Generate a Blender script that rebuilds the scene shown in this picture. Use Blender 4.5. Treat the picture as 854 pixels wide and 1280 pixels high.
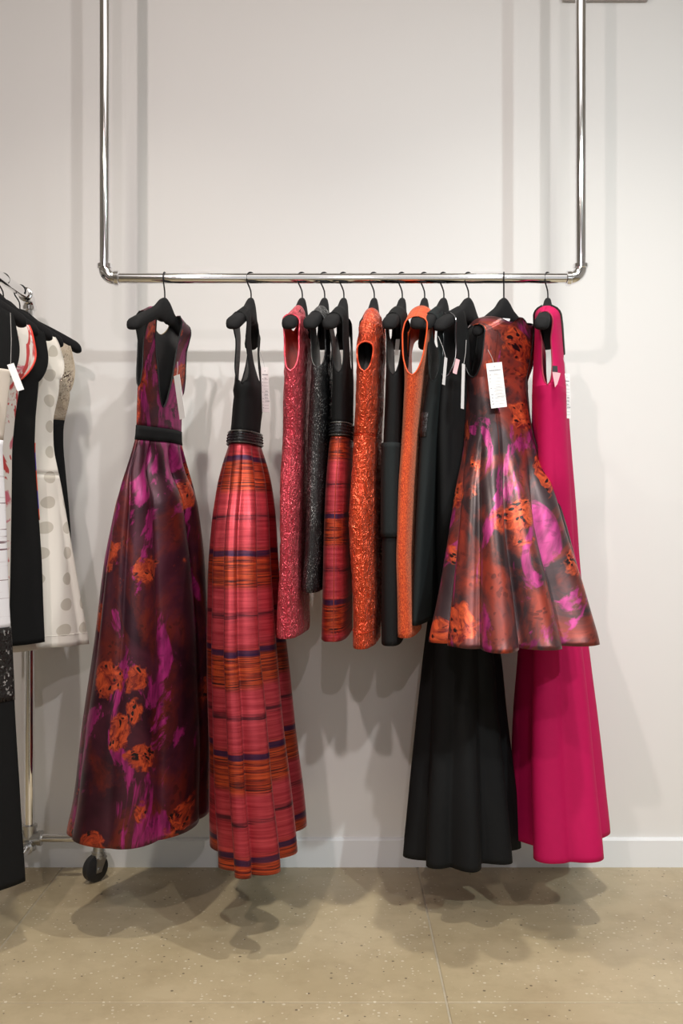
import bpy, math, random
import numpy as np
from mathutils import Vector, noise as mnoise
R = math.radians
sc = bpy.context.scene
C = sc.collection
for o in list(bpy.data.objects): bpy.data.objects.remove(o)

# ------------------------------------------------------------ camera, world, light, exposure
F = 1280 * 35.0 / 36.0                 # focal length in pixels of the 854x1280 photograph
EYE = 1.25
cd = bpy.data.cameras.new('camera'); cam = bpy.data.objects.new('camera', cd); C.objects.link(cam)
cam.location = (0, 0, EYE); cam.rotation_euler = (R(90), 0, 0)
cd.sensor_fit = 'VERTICAL'; cd.sensor_height = 36; cd.lens = 35; cd.clip_start = .05
sc.camera = cam
sc.view_settings.view_transform = 'Standard'; sc.view_settings.look = 'None'
sc.view_settings.gamma = 1; sc.view_settings.use_curve_mapping = False
sc.view_settings.exposure = -0.30
w = bpy.data.worlds.new('world'); sc.world = w; w.use_nodes = True
w.node_tree.nodes['Background'].inputs[0].default_value = (.9, .95, 1, 1)
w.node_tree.nodes['Background'].inputs[1].default_value = .1

def spot(name, loc, target, power, col, radius=.045, size=75, blend=.6):
    l = bpy.data.lights.new(name, 'SPOT'); o = bpy.data.objects.new(name, l); C.objects.link(o)
    l.energy = power; l.color = col; l.shadow_soft_size = radius; l.spot_size = R(size); l.spot_blend = blend
    o.location = loc; o.rotation_euler = (Vector(target) - Vector(loc)).to_track_quat('-Z', 'Y').to_euler()
    return o
def area(name, loc, rot, sx, sy, power, col):
    l = bpy.data.lights.new(name, 'AREA'); o = bpy.data.objects.new(name, l); C.objects.link(o)
    l.shape = 'RECTANGLE'; l.size = sx; l.size_y = sy; l.energy = power; l.color = col
    o.location = loc; o.rotation_euler = rot
    return o
# three heads of a ceiling track, a weaker one farther back, and two area lights added as soft fill
spot('track_spot', (-1.07, -.5, 3.6), (-.5, 3.4, 1.55), 200, (1.0, .86, .81), size=76, blend=1)
spot('track_spot', (1.0, -.5, 3.6), (.2, 3.4, 1.5), 185, (1.0, .95, .93), size=76, blend=1)
spot('track_spot', (2.18, -.5, 3.6), (1.6, 3.4, .8), 345, (.90, 1.0, 1.0), size=76, blend=1)
spot('track_spot', (.1, -3.3, 3.6), (.1, 3.4, 1.7), 150, (1.0, .88, .88), size=64, blend=1)
spot('downlight', (-.75, 2.05, 3.9), (-.75, 2.3, 0), 200, (1.0, .94, .82), .05, 96, 1)
spot('downlight', (.75, 2.05, 3.9), (.75, 2.3, 0), 250, (1.0, .98, .90), .05, 96, 1)
area('added_ceiling_fill', (.3, .6, 3.98), (0, 0, 0), 3.2, 2.2, 32, (1, .97, .95))  # added overhead fill, stands for no real ceiling panel
area('added_front_fill', (.6, -4.3, 1.7), (R(90), 0, 0), 4.6, 2.6, 45, (.95, .98, 1.0))  # added frontal fill behind the camera, the wall has no window

# ------------------------------------------------------------ nodes
class NT:
    def __init__(s, name):
        s.m = bpy.data.materials.new(name); s.m.use_nodes = True
        s.t = s.m.node_tree; s.p = s.t.nodes['Principled BSDF']
    def n(s, typ, **kw):
        nd = s.t.nodes.new('ShaderNode' + typ)
        for k, v in kw.items():
            if k in nd.inputs.keys():
                i = nd.inputs[k]
                if isinstance(v, bpy.types.NodeSocket): s.t.links.new(v, i)
                else: i.default_value = v
            else: setattr(nd, k, v)
        return nd
    def l(s, a, b): s.t.links.new(a, b)
    def put(s, sock, v):
        i = s.p.inputs[sock]
        if isinstance(v, bpy.types.NodeSocket): s.l(v, i)
        else: i.default_value = v
    def ramp(s, fac, stops, interp='LINEAR'):
        r = s.n('ValToRGB'); s.l(fac, r.inputs[0]); e = r.color_ramp.elements; r.color_ramp.interpolation = interp
        while len(e) < len(stops): e.new(.5)
        for k, (p, c) in enumerate(stops):
            e[k].position = p; e[k].color = (c, c, c, 1) if isinstance(c, (int, float)) else (*c, 1)
        return r.outputs[0]
    def mix(s, fac, a, b, mode='MIX'):
        m = s.n('Mix', data_type='RGBA', blend_type=mode)
        for sock, v in ((m.inputs[0], fac), (m.inputs[6], a), (m.inputs[7], b)):
            if isinstance(v, bpy.types.NodeSocket): s.l(v, sock)
            elif isinstance(v, (int, float)): sock.default_value = v if sock.type == 'VALUE' else (v, v, v, 1)
            else: sock.default_value = (*v, 1)
        return m.outputs[2]
    def math(s, op, a, b=0.0):
        m = s.n('Math', operation=op)
        for k, v in ((0, a), (1, b)):
            if isinstance(v, bpy.types.NodeSocket): s.l(v, m.inputs[k])
            else: m.inputs[k].default_value = v
        return m.outputs[0]
    def coord(s, kind='UV', scale=(1, 1, 1), rot=(0, 0, 0), loc=(0, 0, 0)):
        c = s.n('TexCoord'); m = s.n('Mapping'); s.l(c.outputs[kind], m.inputs[0])
        m.inputs['Scale'].default_value = scale; m.inputs['Rotation'].default_value = rot; m.inputs['Location'].default_value = loc
        return m.outputs[0]
    def noise(s, vec, scale, detail=2, rough=.5, dist=0):
        n = s.n('TexNoise'); s.l(vec, n.inputs['Vector'])
        n.inputs['Scale'].default_value = scale; n.inputs['Detail'].default_value = detail
        n.inputs['Roughness'].default_value = rough; n.inputs['Distortion'].default_value = dist
        return n.outputs['Fac']
    def bump(s, h, strength=.3, dist=.002):
        b = s.n('Bump'); s.l(h, b.inputs['Height']); b.inputs['Strength'].default_value = strength; b.inputs['Distance'].default_value = dist
        s.l(b.outputs[0], s.p.inputs['Normal'])

def simple(name, col, rough=.5, metal=0., sheen=0., spec=.5, noise_amt=0, nscale=40, bump=0, bscale=300, bdist=.001, kind='Object'):
    t = NT(name)
    t.put('Roughness', rough); t.put('Metallic', metal); t.put('Specular IOR Level', spec)
    if sheen: t.put('Sheen Weight', sheen); t.put('Sheen Roughness', .4); t.put('Sheen Tint', (*[min(1, c * 1.5 + .02) for c in col], 1))
    v = t.coord(kind)
    nz = t.noise(v, nscale, 3)
    t.put('Base Color', t.mix(nz, [c * (1 - noise_amt) for c in col], [min(1, c * (1 + noise_amt)) for c in col]))
    if bump: t.bump(t.noise(v, bscale, 3), bump, bdist)
    return t.m

def floral(name, base=(.022, .004, .010), base2=(.075, .014, .028), mag=(.33, .020, .145), red=(.52, .055, .022), seed=0., fl=.27, cloud=.47, mth=.528, cl=(.17, .020, .010)):
    t = NT(name)
    v = t.coord('UV', loc=(seed, seed * .7, 0))
    warp = t.n('TexNoise'); t.l(v, warp.inputs['Vector']); warp.inputs['Scale'].default_value = 9; warp.inputs['Detail'].default_value = 3
    va = t.n('VectorMath', operation='MULTIPLY_ADD'); t.l(warp.outputs['Color'], va.inputs[0]); va.inputs[1].default_value = (.10, .10, 0); t.l(v, va.inputs[2])
    wv = va.outputs[0]
    col = t.mix(t.ramp(t.noise(v, 5, 4, .6, .6), [(.35, 0), (.65, 1)]), base, base2)
    rc = t.ramp(t.noise(t.coord('UV', loc=(3 + seed, 1, 0), scale=(1, .6, 1)), 7, 5, .65, .8), [(cloud, 0), (cloud + .17, 1)])
    col = t.mix(t.math('MULTIPLY', rc, .75), col, cl)
    # magenta strokes of a brush, running down the cloth
    mv = t.coord('UV', scale=(1.5, .62, 1), rot=(0, 0, R(-24)), loc=(7 + seed, 2, 0))
    mm = t.ramp(t.noise(mv, 5.2, 5, .64, 1.3), [(mth, 0), (mth + .045, 1)])
    streak = t.noise(t.coord('UV', scale=(3, .5, 1), rot=(0, 0, R(-24))), 26, 3)
    mcol = t.mix(t.ramp(streak, [(.3, 0), (.7, 1)]), [c * .40 for c in mag], [min(1, c * 1.25) for c in mag])
    col = t.mix(mm, col, mcol)
    # flower heads
    vo = t.n('TexVoronoi', feature='F1'); t.l(wv, vo.inputs['Vector']); vo.inputs['Scale'].default_value = 8.2
    sp = t.n('SeparateColor'); t.l(vo.outputs['Color'], sp.inputs[0])
    pick = t.math('GREATER_THAN', sp.outputs[0], fl)
    edge = t.math('ADD', vo.outputs['Distance'], t.math('MULTIPLY', t.math('SUBTRACT', t.noise(v, 45, 3), .5), .35))
    fm = t.math('MULTIPLY', t.ramp(edge, [(.36, 1), (.43, 0)]), pick)
    pet = t.noise(wv, 38, 4, .7, 1.2)
    fcol = t.mix(t.ramp(pet, [(.36, 0), (.62, 1)]), [red[0] * .22, red[1] * .15, red[2] * .5], (red[0] * 1.15, red[1] * 1.5, red[2] * 1.2))
    col = t.mix(fm, col, fcol)
    # ragged black centres and lace specks
    v2 = t.n('TexVoronoi', feature='F1'); t.l(wv, v2.inputs['Vector']); v2.inputs['Scale'].default_value = 62
    blk = t.math('MULTIPLY', t.ramp(v2.outputs['Distance'], [(.34, 1), (.42, 0)]), t.ramp(t.noise(v, 17, 2), [(.47, 0), (.52, 1)]))
    blk = t.math('MULTIPLY', blk, t.math('MAXIMUM', fm, t.math('MULTIPLY', rc, .6)))
    col = t.mix(blk, col, (.012, .006, .008))
    t.put('Base Color', col); t.put('Roughness', .36); t.put('Specular IOR Level', .5); t.put('Metallic', .42)
    t.put('Sheen Weight', .06); t.put('Sheen Roughness', .35); t.put('Sheen Tint', (.6, .35, .4, 1))
    t.put('Anisotropic', .4)
    t.bump(t.mix(.5, t.noise(v, 600, 2), t.noise(v, 30, 3)), .18, .002)
    return t.m

def striped(name, z0, period, flip=0.):
    t = NT(name)
    c = t.n('TexCoord'); s = t.n('SeparateXYZ'); t.l(c.outputs['UV'], s.inputs[0])
    wob = t.math('MULTIPLY', t.math('SUBTRACT', t.noise(t.coord('UV', scale=(1, .6, 1)), 6, 2), .5), .016)
    f = t.math('FRACT', t.math('DIVIDE', t.math('ADD', t.math('SUBTRACT', z0, s.outputs[1]), wob), period))
    st1 = t.noise(t.coord('UV', scale=(2.2, 55, 1)), 2.2, 4, .6)
    st2 = t.noise(t.coord('UV', scale=(4, 150, 1), loc=(5, 3, 0)), 1.5, 3, .6)
    pink = t.mix(t.ramp(st1, [(.35, 0), (.7, 1)]), (.30, .018, .030), (.56, .062, .078))
    orange = t.mix(t.ramp(st1, [(.38, 0), (.62, 1)]), (.22, .018, .012), (.56, .075, .020))
    band = t.ramp(f, [(.0, 1), (.05, 1), (.33, 1), (.40, 0), (.93, 0), (1.0, .4)])
    col = t.mix(band, pink, orange)
    ln = t.ramp(st2, [(.50, 0), (.57, 1)])
    dens = t.ramp(f, [(.0, .2), (.07, .9), (.20, .55), (.33, 1), (.41, .0), (.60, .05), (.66, .95), (.70, .1), (.93, .15), (.985, .6)])
    col = t.mix(t.math('MULTIPLY', ln, dens), col, (.025, .006, .010))
    solid = t.ramp(f, [(.60, 0), (.635, 1), (.655, 1), (.68, 0)])
    col = t.mix(t.math('MULTIPLY', solid, t.ramp(st1, [(.36, .9), (.55, .35)])), col, (.03, .007, .015))
    navy = t.ramp(f, [(.0, 1), (.040, 1), (.055, 0), (.985, 0), (.995, 1)])
    col = t.mix(t.math('MULTIPLY', navy, t.ramp(st2, [(.3, 1), (.7, .75)])), col, (.013, .007, .045))
    t.put('Base Color', col); t.put('Roughness', .36); t.put('Specular IOR Level', .5); t.put('Metallic', .55)
    t.put('Sheen Weight', .08); t.put('Sheen Roughness', .3); t.put('Sheen Tint', (1, .5, .5, 1)); t.put('Anisotropic', .5)
    t.bump(t.mix(.5, st1, st2), .12, .0015)
    return t.m

def crinkle(name, lo, hi, rough=.33, scale=28, strength=1.):
    t = NT(name); v = t.coord('UV', scale=(1, 1.15, 1))
    n1 = t.noise(v, scale, 2, .45, 2.2)
    ridge = t.ramp(t.math('ABSOLUTE', t.math('SUBTRACT', n1, .5)), [(.0, 1), (.05, .35), (.2, 0)])
    n2 = t.noise(v, scale * 2.2, 1, .5, .6)
    t.put('Base Color', t.mix(t.math('ADD', t.math('MULTIPLY', n1, .45), t.math('MULTIPLY', ridge, .5)), lo, hi))  # ridges lightened in the colour, standing in for satin highlights
    t.put('Roughness', rough); t.put('Specular IOR Level', .6); t.put('Metallic', .55)
    t.put('Sheen Weight', .08); t.put('Sheen Roughness', .3); t.put('Sheen Tint', (1, .6, .55, 1))
    t.bump(t.math('ADD', t.math('MULTIPLY', ridge, .8), t.math('MULTIPLY', n2, .25)), strength, .007)
    return t.m

def boucle(name, lo, hi):
    t = NT(name); v = t.coord('UV')
    vo = t.n('TexVoronoi', feature='F1'); t.l(v, vo.inputs['Vector']); vo.inputs['Scale'].default_value = 190
    n = t.noise(v, 120, 3)
    t.put('Base Color', t.mix(t.ramp(t.math('ADD', vo.outputs['Distance'], t.math('MULTIPLY', n, .4)), [(.35, 1), (.85, 0)]), lo, hi))
    t.put('Roughness', .85); t.put('Sheen Weight', .3); t.put('Sheen Tint', (1, .6, .4, 1))
    t.bump(t.math('ADD', t.math('MULTIPLY', vo.outputs['Distance'], -1.), n), .5, .003)
    return t.m

def sequin(name, col, spark=(.9, .9, .9), scale=240, amount=.93):
    t = NT(name); v = t.coord('UV')
    vo = t.n('TexVoronoi', feature='F1'); t.l(v, vo.inputs['Vector']); vo.inputs['Scale'].default_value = scale
    sp = t.n('SeparateColor'); t.l(vo.outputs['Color'], sp.inputs[0])
    m = t.math('MULTIPLY', t.math('GREATER_THAN', sp.outputs[0], amount), t.ramp(t.noise(v, 9, 3), [(.42, 0), (.6, 1)]))
    t.put('Base Color', t.mix(m, col, spark)); t.put('Metallic', t.math('MULTIPLY', m, .8))
    t.put('Roughness', t.ramp(sp.outputs[1], [(0, .22), (1, .6)]))
    t.bump(t.math('ADD', vo.outputs['Distance'], sp.outputs[2]), .6, .002)
    return t.m

def dotted(name):
    t = NT(name)
    v = t.coord('UV', scale=(12.3, 12.3, 1), loc=(.30, .12, 0))
    fr = t.n('VectorMath', operation='FRACTION'); t.l(v, fr.inputs[0])
    d = t.n('VectorMath', operation='DISTANCE'); t.l(fr.outputs[0], d.inputs[0]); d.inputs[1].default_value = (.5, .5, 0)
    m = t.ramp(d.outputs['Value'], [(.235, 1), (.25, 0)])
    u = t.coord('UV')
    n = t.noise(u, 5, 3)
    t.put('Base Color', t.mix(m, t.mix(n, (.80, .76, .69), (.86, .83, .77)), (.57, .53, .46)))
    t.put('Roughness', t.mix(m, .32, .55))
    t.bump(t.noise(u, 18, 3, .5, .8), .25, .004)
    return t.m

def paint_print(name):
    t = NT(name); v = t.coord('UV', scale=(1, .6, 1))
    r = t.ramp(t.noise(v, 9, 3, .6, 2.5), [(.56, 0), (.60, 1)])
    p = t.ramp(t.noise(t.coord('UV', loc=(4, 2, 0)), 12, 3, .6, 1.5), [(.55, 0), (.64, 1)])
    c = t.mix(p, (.80, .76, .72), (.62, .16, .22)); c = t.mix(r, c, (.55, .06, .06))
    t.put('Base Color', c); t.put('Roughness', .6); return t.m

def line_print(name):
    t = NT(name)
    a = t.noise(t.coord('UV', scale=(1.2, 60, 1)), 1.6, 3, .55)
    b = t.noise(t.coord('UV', scale=(1, 6, 1), loc=(2, 1, 0)), 2.2, 2)
    m = t.math('MULTIPLY', t.ramp(a, [(.60, 0), (.63, 1)]), t.ramp(b, [(.38, .25), (.52, 1)]))
    c = t.mix(m, (.80, .81, .86), (.16, .08, .10))
    t.put('Base Color', c); t.put('Roughness', .5); return t.m

def block_print(name):
    t = NT(name); v = t.coord('UV', scale=(30, 30, 1))
    vo = t.n('TexVoronoi', feature='F1', distance='CHEBYCHEV'); t.l(v, vo.inputs['Vector']); vo.inputs['Scale'].default_value = 1.
    sp = t.n('SeparateColor'); t.l(vo.outputs['Color'], sp.inputs[0])
    c = t.ramp(sp.outputs[0], [(0, (.62, .06, .02)), (.45, (.01, .01, .012)), (.65, (.04, .03, .30)), (.75, (.62, .07, .02)), (.92, (.5, .3, .1))], 'CONSTANT')
    t.put('Base Color', c); t.put('Roughness', .6); return t.m

def concrete(name):
    t = NT(name); v = t.coord('Object'); g = t.n('NewGeometry')
    base = t.mix(t.ramp(t.noise(g.outputs['Position'], 1.6, 5, .6), [(.3, 0), (.7, 1)]), (.38, .305, .185), (.52, .43, .285))
    base = t.mix(t.math('MULTIPLY', t.ramp(t.noise(g.outputs['Position'], 9, 4, .7), [(.45, 0), (.75, 1)]), .5), base, (.31, .24, .145))
    vo = t.n('TexVoronoi', feature='F1'); t.l(g.outputs['Position'], vo.inputs['Vector']); vo.inputs['Scale'].default_value = 70
    sp = t.n('SeparateColor'); t.l(vo.outputs['Color'], sp.inputs[0])
    rad = t.math('MULTIPLY', sp.outputs[1], .30)
    inside = t.math('LESS_THAN', vo.outputs['Distance'], rad)
    pale = t.math('MULTIPLY', inside, t.math('GREATER_THAN', sp.outputs[0], .45))
    dark = t.math('MULTIPLY', inside, t.math('LESS_THAN', sp.outputs[0], .10))
    c = t.mix(t.math('MULTIPLY', pale, .75), base, (.66, .60, .47)); c = t.mix(t.math('MULTIPLY', dark, .8), c, (.07, .05, .035))
    t.put('Base Color', c)
    t.put('Roughness', t.ramp(t.noise(g.outputs['Position'], 5, 3), [(.3, .30), (.7, .48)])); t.put('Specular IOR Level', .45)
    t.bump(t.noise(g.outputs['Position'], 60, 3), .05, .002)
    return t.m

def wallpaint(name, col):
    t = NT(name); g = t.n('NewGeometry')
    n = t.noise(g.outputs['Position'], 1.2, 3)
    t.put('Base Color', t.mix(n, [c * .985 for c in col], [min(1, c * 1.015) for c in col])); t.put('Roughness', .6); t.put('Specular IOR Level', .3)
    t.bump(t.noise(g.outputs['Position'], 180, 3), .06, .001)
    return t.m

M = dict(
    wall=wallpaint('wall_paint', (.775, .772, .762)), base=wallpaint('baseboard_paint', (.80, .82, .84)),
    dimwall=wallpaint('far_wall_paint', (.55, .52, .49)), ceil=wallpaint('ceiling_paint', (.62, .60, .57)),
    concrete=concrete('polished_concrete'), joint=simple('joint_filler', (.42, .37, .28), .7, noise_amt=.2),
    chrome=simple('chrome', (.86, .86, .87), .07, 1.), steel=simple('galvanised_steel', (.55, .55, .54), .32, 1., noise_amt=.15, bump=.1),
    flock=simple('black_flock', (.009, .009, .010), .85, spec=.25, sheen=.08, bump=.3, bscale=900), wire=simple('black_wire', (.02, .02, .022), .35, .6),
    rubber=simple('black_rubber', (.018, .018, .02), .5), plate=wallpaint('grey_plate', (.55, .52, .52)),
    black=simple('black_crepe', (.006, .0064, .0070), .8, spec=.22, sheen=.05, noise_amt=.15, bump=.35, bscale=700, kind='UV'),
    blackgreen=simple('green_black_crepe', (.008, .0115, .0125), .8, spec=.25, sheen=.06, noise_amt=.15, bump=.35, bscale=700, kind='UV'),
    blacklin=simple('black_lining', (.008, .008, .009), .5),
    satinband=simple('black_satin', (.010, .010, .011), .38, noise_amt=.1),
    lace=sequin('black_lace', (.010, .010, .011), (.10, .10, .11), 180, .6),
    magenta=simple('magenta_crepe', (.50, .003, .085), .75, spec=.25, sheen=.06, noise_amt=.06, bump=.3, bscale=650, kind='UV'),
    maglin=simple('red_lining', (.30, .012, .04), .5), redlin=simple('scarlet_lining', (.80, .045, .02), .45), orlin=simple('orange_lining', (.75, .09, .015), .45),
    gold=simple('gold_piping', (.42, .30, .13), .4, .6),
    floral=floral('floral_brocade_dim'),
    floral_lit=floral('floral_brocade_lit', base=(.024, .013, .015), base2=(.055, .034, .040), mag=(.38, .035, .18), red=(.62, .075, .03), seed=3.3, fl=.22, cloud=.44, mth=.545, cl=(.36, .045, .022)),  # same brocade as the gown's, colours brightened to stand for stronger light
    stripe=striped('striped_taffeta', .0, .282), stripe2=striped('striped_taffeta_short', .03, .255),
    pinkc=crinkle('pink_crinkle', (.56, .030, .060), (.84, .13, .17)), orangec=crinkle('orange_crinkle', (.66, .050, .016), (.90, .14, .045), scale=21),
    boucle=boucle('orange_boucle', (.42, .035, .005), (.86, .13, .022)),
    sequin=sequin('black_sequins', (.010, .010, .011), (.7, .72, .72), 330, .92), beads=simple('jet_beads', (.015, .015, .017), .12, spec=1.),
    beadgrey=simple('smoky_beads', (.10, .095, .085), .2, .5), dot=dotted('ivory_dot_jacquard'), tweed=sequin('beige_tweed', (.50, .42, .32), (.16, .12, .10), 210, .74),
    pprint=paint_print('white_brush_print'), lprint=line_print('white_line_print'), bprint=block_print('block_print'),
    ivory=simple('ivory_crepe', (.70, .64, .57), .6), ivlin=simple('ivory_lining', (.66, .62, .58), .5),
    sequinrow=sequin('black_sequin_rows', (.012, .012, .012), (.8, .8, .8), 150, .9),
    paper=simple('white_card', (.84, .84, .85), .6), ink=simple('grey_ink', (.22, .22, .25), .7), string=simple('clear_string', (.5, .5, .5), .4),
    pinklabel=simple('pink_label', (.70, .42, .46), .6), lampmetal=simple('lamp_metal', (.6, .6, .6), .4), dark=simple('dark_fabric_edge', (.03, .012, .012), .6),
)

# ------------------------------------------------------------ mesh helpers
def link(name, verts, faces, mats, parent=None, uvs=None, smooth=True, solid=0., lin=None):
    me = bpy.data.meshes.new(name); me.from_pydata([tuple(map(float, v)) for v in verts], [], faces)
    if uvs is not None:
        ul = me.uv_layers.new(name='UVMap')
        li = np.empty(len(me.loops), dtype=np.int32); me.loops.foreach_get('vertex_index', li)
        ul.data.foreach_set('uv', np.asarray(uvs, dtype=np.float32)[li].ravel())
    for m in (mats if isinstance(mats, (list, tuple)) else [mats]): me.materials.append(m)
    if smooth: me.polygons.foreach_set('use_smooth', [True] * len(me.polygons))
    me.update()
    o = bpy.data.objects.new(name, me); C.objects.link(o)
    if parent is not None: o.parent = parent; o.matrix_parent_inverse.identity()
    if solid:
        if lin is not None: me.materials.append(lin)
        s = o.modifiers.new('cloth', 'SOLIDIFY'); s.thickness = solid; s.offset = -1
        if lin is not None: s.material_offset = 1; s.material_offset_rim = 0
    return o
class MB:
    def __init__(s): s.v = []; s.f = []
    def add(s, v, f):
        b = len(s.v); s.v += [tuple(p) for p in v]; s.f += [tuple(i + b for i in q) for q in f]; return s
    def box(s, c, d, M3=None):
        P = []
        for x in (-.5, .5):
            for y in (-.5, .5):
                for z in (-.5, .5):
                    p = Vector((x * d[0], y * d[1], z * d[2]))
                    if M3 is not None: p = M3 @ p
                    P.append(p + Vector(c))
        return s.add(P, [(0, 1, 3, 2), (4, 6, 7, 5), (0, 4, 5, 1), (2, 3, 7, 6), (0, 2, 6, 4), (1, 5, 7, 3)])
    def tube(s, pts, r, n=10, cap=True, closed=False):
        pts = [Vector(p) for p in pts]; k = len(pts); rs = r if isinstance(r, (list, tuple)) else [r] * k
        V = []; Fc = []; up = None
        for i, p in enumerate(pts):
            a = pts[(i - 1) % k] if (i or closed) else p; b = pts[(i + 1) % k] if (i < k - 1 or closed) else p
            t = (b - a).normalized()
            if up is None: up = t.orthogonal().normalized()
            up = (up - t * up.dot(t)); up = up.normalized() if up.length > 1e-6 else t.orthogonal().normalized()
            q = t.cross(up)
            for j in range(n):
                an = 2 * math.pi * j / n; V.append(p + (up * math.cos(an) + q * math.sin(an)) * rs[i])
        for i in range(k if closed else k - 1):
            for j in range(n):
                i2 = (i + 1) % k
                Fc.append((i * n + j, i * n + (j + 1) % n, i2 * n + (j + 1) % n, i2 * n + j))
        if cap and not closed: Fc += [tuple(range(n))[::-1], tuple((k - 1) * n + j for j in range(n))]
        return s.add(V, Fc)
    def build(s, name, m, parent=None, smooth=True):
        o = link(name, s.v, s.f, m, parent, smooth=False)
        if smooth:
            o.data.polygons.foreach_set('use_smooth', [True] * len(o.data.polygons))
            o.data.set_sharp_from_angle(angle=R(40))
        return o
def empty(name, loc, label, cat, group=None):
    o = bpy.data.objects.new(name, None); o.empty_display_size = .05; C.objects.link(o); o.location = loc
    o['label'] = label; o['category'] = cat
    if group: o['group'] = group
    return o
def tag(o, label, cat, group=None):
    o['label'] = label; o['category'] = cat
    if group: o['group'] = group
    return o
def bevel(o, wd=.004, seg=2):
    b = o.modifiers.new('bevel', 'BEVEL'); b.width = wd; b.segments = seg; b.limit_method = 'ANGLE'; return o
def pxw(px, py, Y): return Vector(((px - 427) * Y / F, Y, EYE - (py - 640) * Y / F))

# ------------------------------------------------------------ setting
YW = F / 354.0; YB = F / 400.0; ZB = EYE + 292 / 400.0
def shell(name, c, d, m):
    o = MB().box(c, d).build(name, m, smooth=False); o['kind'] = 'structure'; return o
X0, X1, Y0, H = -3.4, 3.6, -4.4, 4.0
shell('wall_back', ((X0 + X1) / 2, YW + .06, H / 2), (X1 - X0 + .24, .12, H), M['wall'])
shell('wall_left', (X0 - .06, (Y0 + YW) / 2, H / 2), (.12, YW - Y0, H), M['dimwall'])
shell('wall_right', (X1 + .06, (Y0 + YW) / 2, H / 2), (.12, YW - Y0, H), M['wall'])
shell('wall_front', ((X0 + X1) / 2, Y0 - .06, H / 2), (X1 - X0 + .24, .12, H), M['dimwall'])
shell('ceiling', ((X0 + X1) / 2, (Y0 + YW) / 2, H + .06), (X1 - X0 + .24, YW - Y0 + .24, .12), M['ceil'])
floor = shell('floor', ((X0 + X1) / 2, (Y0 + YW) / 2, -.03), (X1 - X0 + .24, YW - Y0 + .24, .055), M['joint'])
# polished slabs with sawn joints, sitting on the joint bed
xs = [X0, -2.23, -.98, .268, 1.518, 2.768, X1]; ys = [Y0, -2.45, -1.2, .045, 1.29, 2.537, YW]
for i in range(len(xs) - 1):
    for j in range(len(ys) - 1):
        g = .0026
        a, b, c, d = xs[i] + g, xs[i + 1] - g, ys[j] + g, ys[j + 1] - g
        s = MB().box(((a + b) / 2, (c + d) / 2, -.010), (b - a, d - c, .02)).build('slab', M['concrete'], floor, smooth=False)
        bevel(s, .0015, 1)
bb = MB(); prof = [(0, 0), (0, .094), (.006, .100), (.014, .1015), (.014, 0)]
V = []; n = len(prof)
for x in (X0, X1): V += [(x, YW - .014 + (p if True else 0), z) for p, z in prof]
bb.add(V, [(k, (k + 1) % n, n + (k + 1) % n, n + k) for k in range(n)] + [tuple(range(n))[::-1], tuple(range(n, 2 * n))])
o = bb.build('baseboard_back', M['base'], smooth=False); o['kind'] = 'structure'

# ------------------------------------------------------------ hanging pipe rail
PR = .0165
rail = empty('hanging_rail', (0, YB, ZB), 'chrome pipe rail on two tall poles, holding the middle row of dresses', 'clothes rail')
xl, xr = (131 - 427) / 400., (726 - 427) / 400.; rl = .034
def L(p): return Vector(p) - Vector((0, YB, ZB))
def rail_part(name, mb, m, par=None): return mb.build(name, m, par or rail)
rail_part('crossbar', MB().tube([L((xl + rl, YB, ZB)), L((xr - rl, YB, ZB))], PR, 28), M['chrome'])
for sgn, x in ((1, xl), (-1, xr)):
    rail_part('pole', MB().tube([L((x, YB, ZB + rl)), L((x, YB, H))], PR, 28), M['chrome'])
    pts = [L((x + sgn * (rl - rl * math.cos(t)), YB, ZB + rl - rl * math.sin(t))) for t in np.linspace(0, math.pi / 2, 12)]
    el = rail_part('elbow', MB().tube(pts, .0205, 28), M['chrome'])
    rail_part('collar', MB().tube([pts[0] + Vector((0, 0, -.004)), pts[0] + Vector((0, 0, -.002)), pts[0] + Vector((0, 0, .010)), pts[0] + Vector((0, 0, .012))], [.0215, .0238, .0238, .021], 28), M['chrome'], el)
    rail_part('collar', MB().tube([pts[-1] + Vector((-sgn * .004, 0, 0)), pts[-1] + Vector((-sgn * .002, 0, 0)), pts[-1] + Vector((sgn * .010, 0, 0)), pts[-1] + Vector((sgn * .012, 0, 0))], [.0215, .0238, .0238, .021], 28), M['chrome'], el)
    rail_part('ceiling_flange', MB().tube([L((x, YB, H - .03)), L((x, YB, H - .012)), L((x, YB, H - .01)), L((x, YB, H))], [.024, .026, .048, .048], 28), M['chrome'])
# grey box on the wall at the very top of the frame
za, zb = pxw(0, 2.5, YW).z, pxw(0, -70, YW).z; xa, xb = pxw(703, 0, YW).x, pxw(814, 0, YW).x
P = [(xa, za), (xb - .015, za), (xb, za + .025), (xb, zb), (xa, zb)]
bx = MB().add([(x, y, z) for y in (YW - .03, YW) for x, z in P], [(0, 1, 2, 3, 4), (9, 8, 7, 6, 5)] + [(k, k + 5, (k + 1) % 5 + 5, (k + 1) % 5) for k in range(5)])
duct = bx.build('wall_box', M['plate'], smooth=False)
tag(duct, 'pale grey box on the wall behind the right pole, cut by the top edge', 'box')
MB().box(((xa + xb) / 2, YW - .032, (za + zb) / 2), (xb - xa - .08, .004, zb - za - .08)).build('cover_panel', M['plate'], duct)

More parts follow.
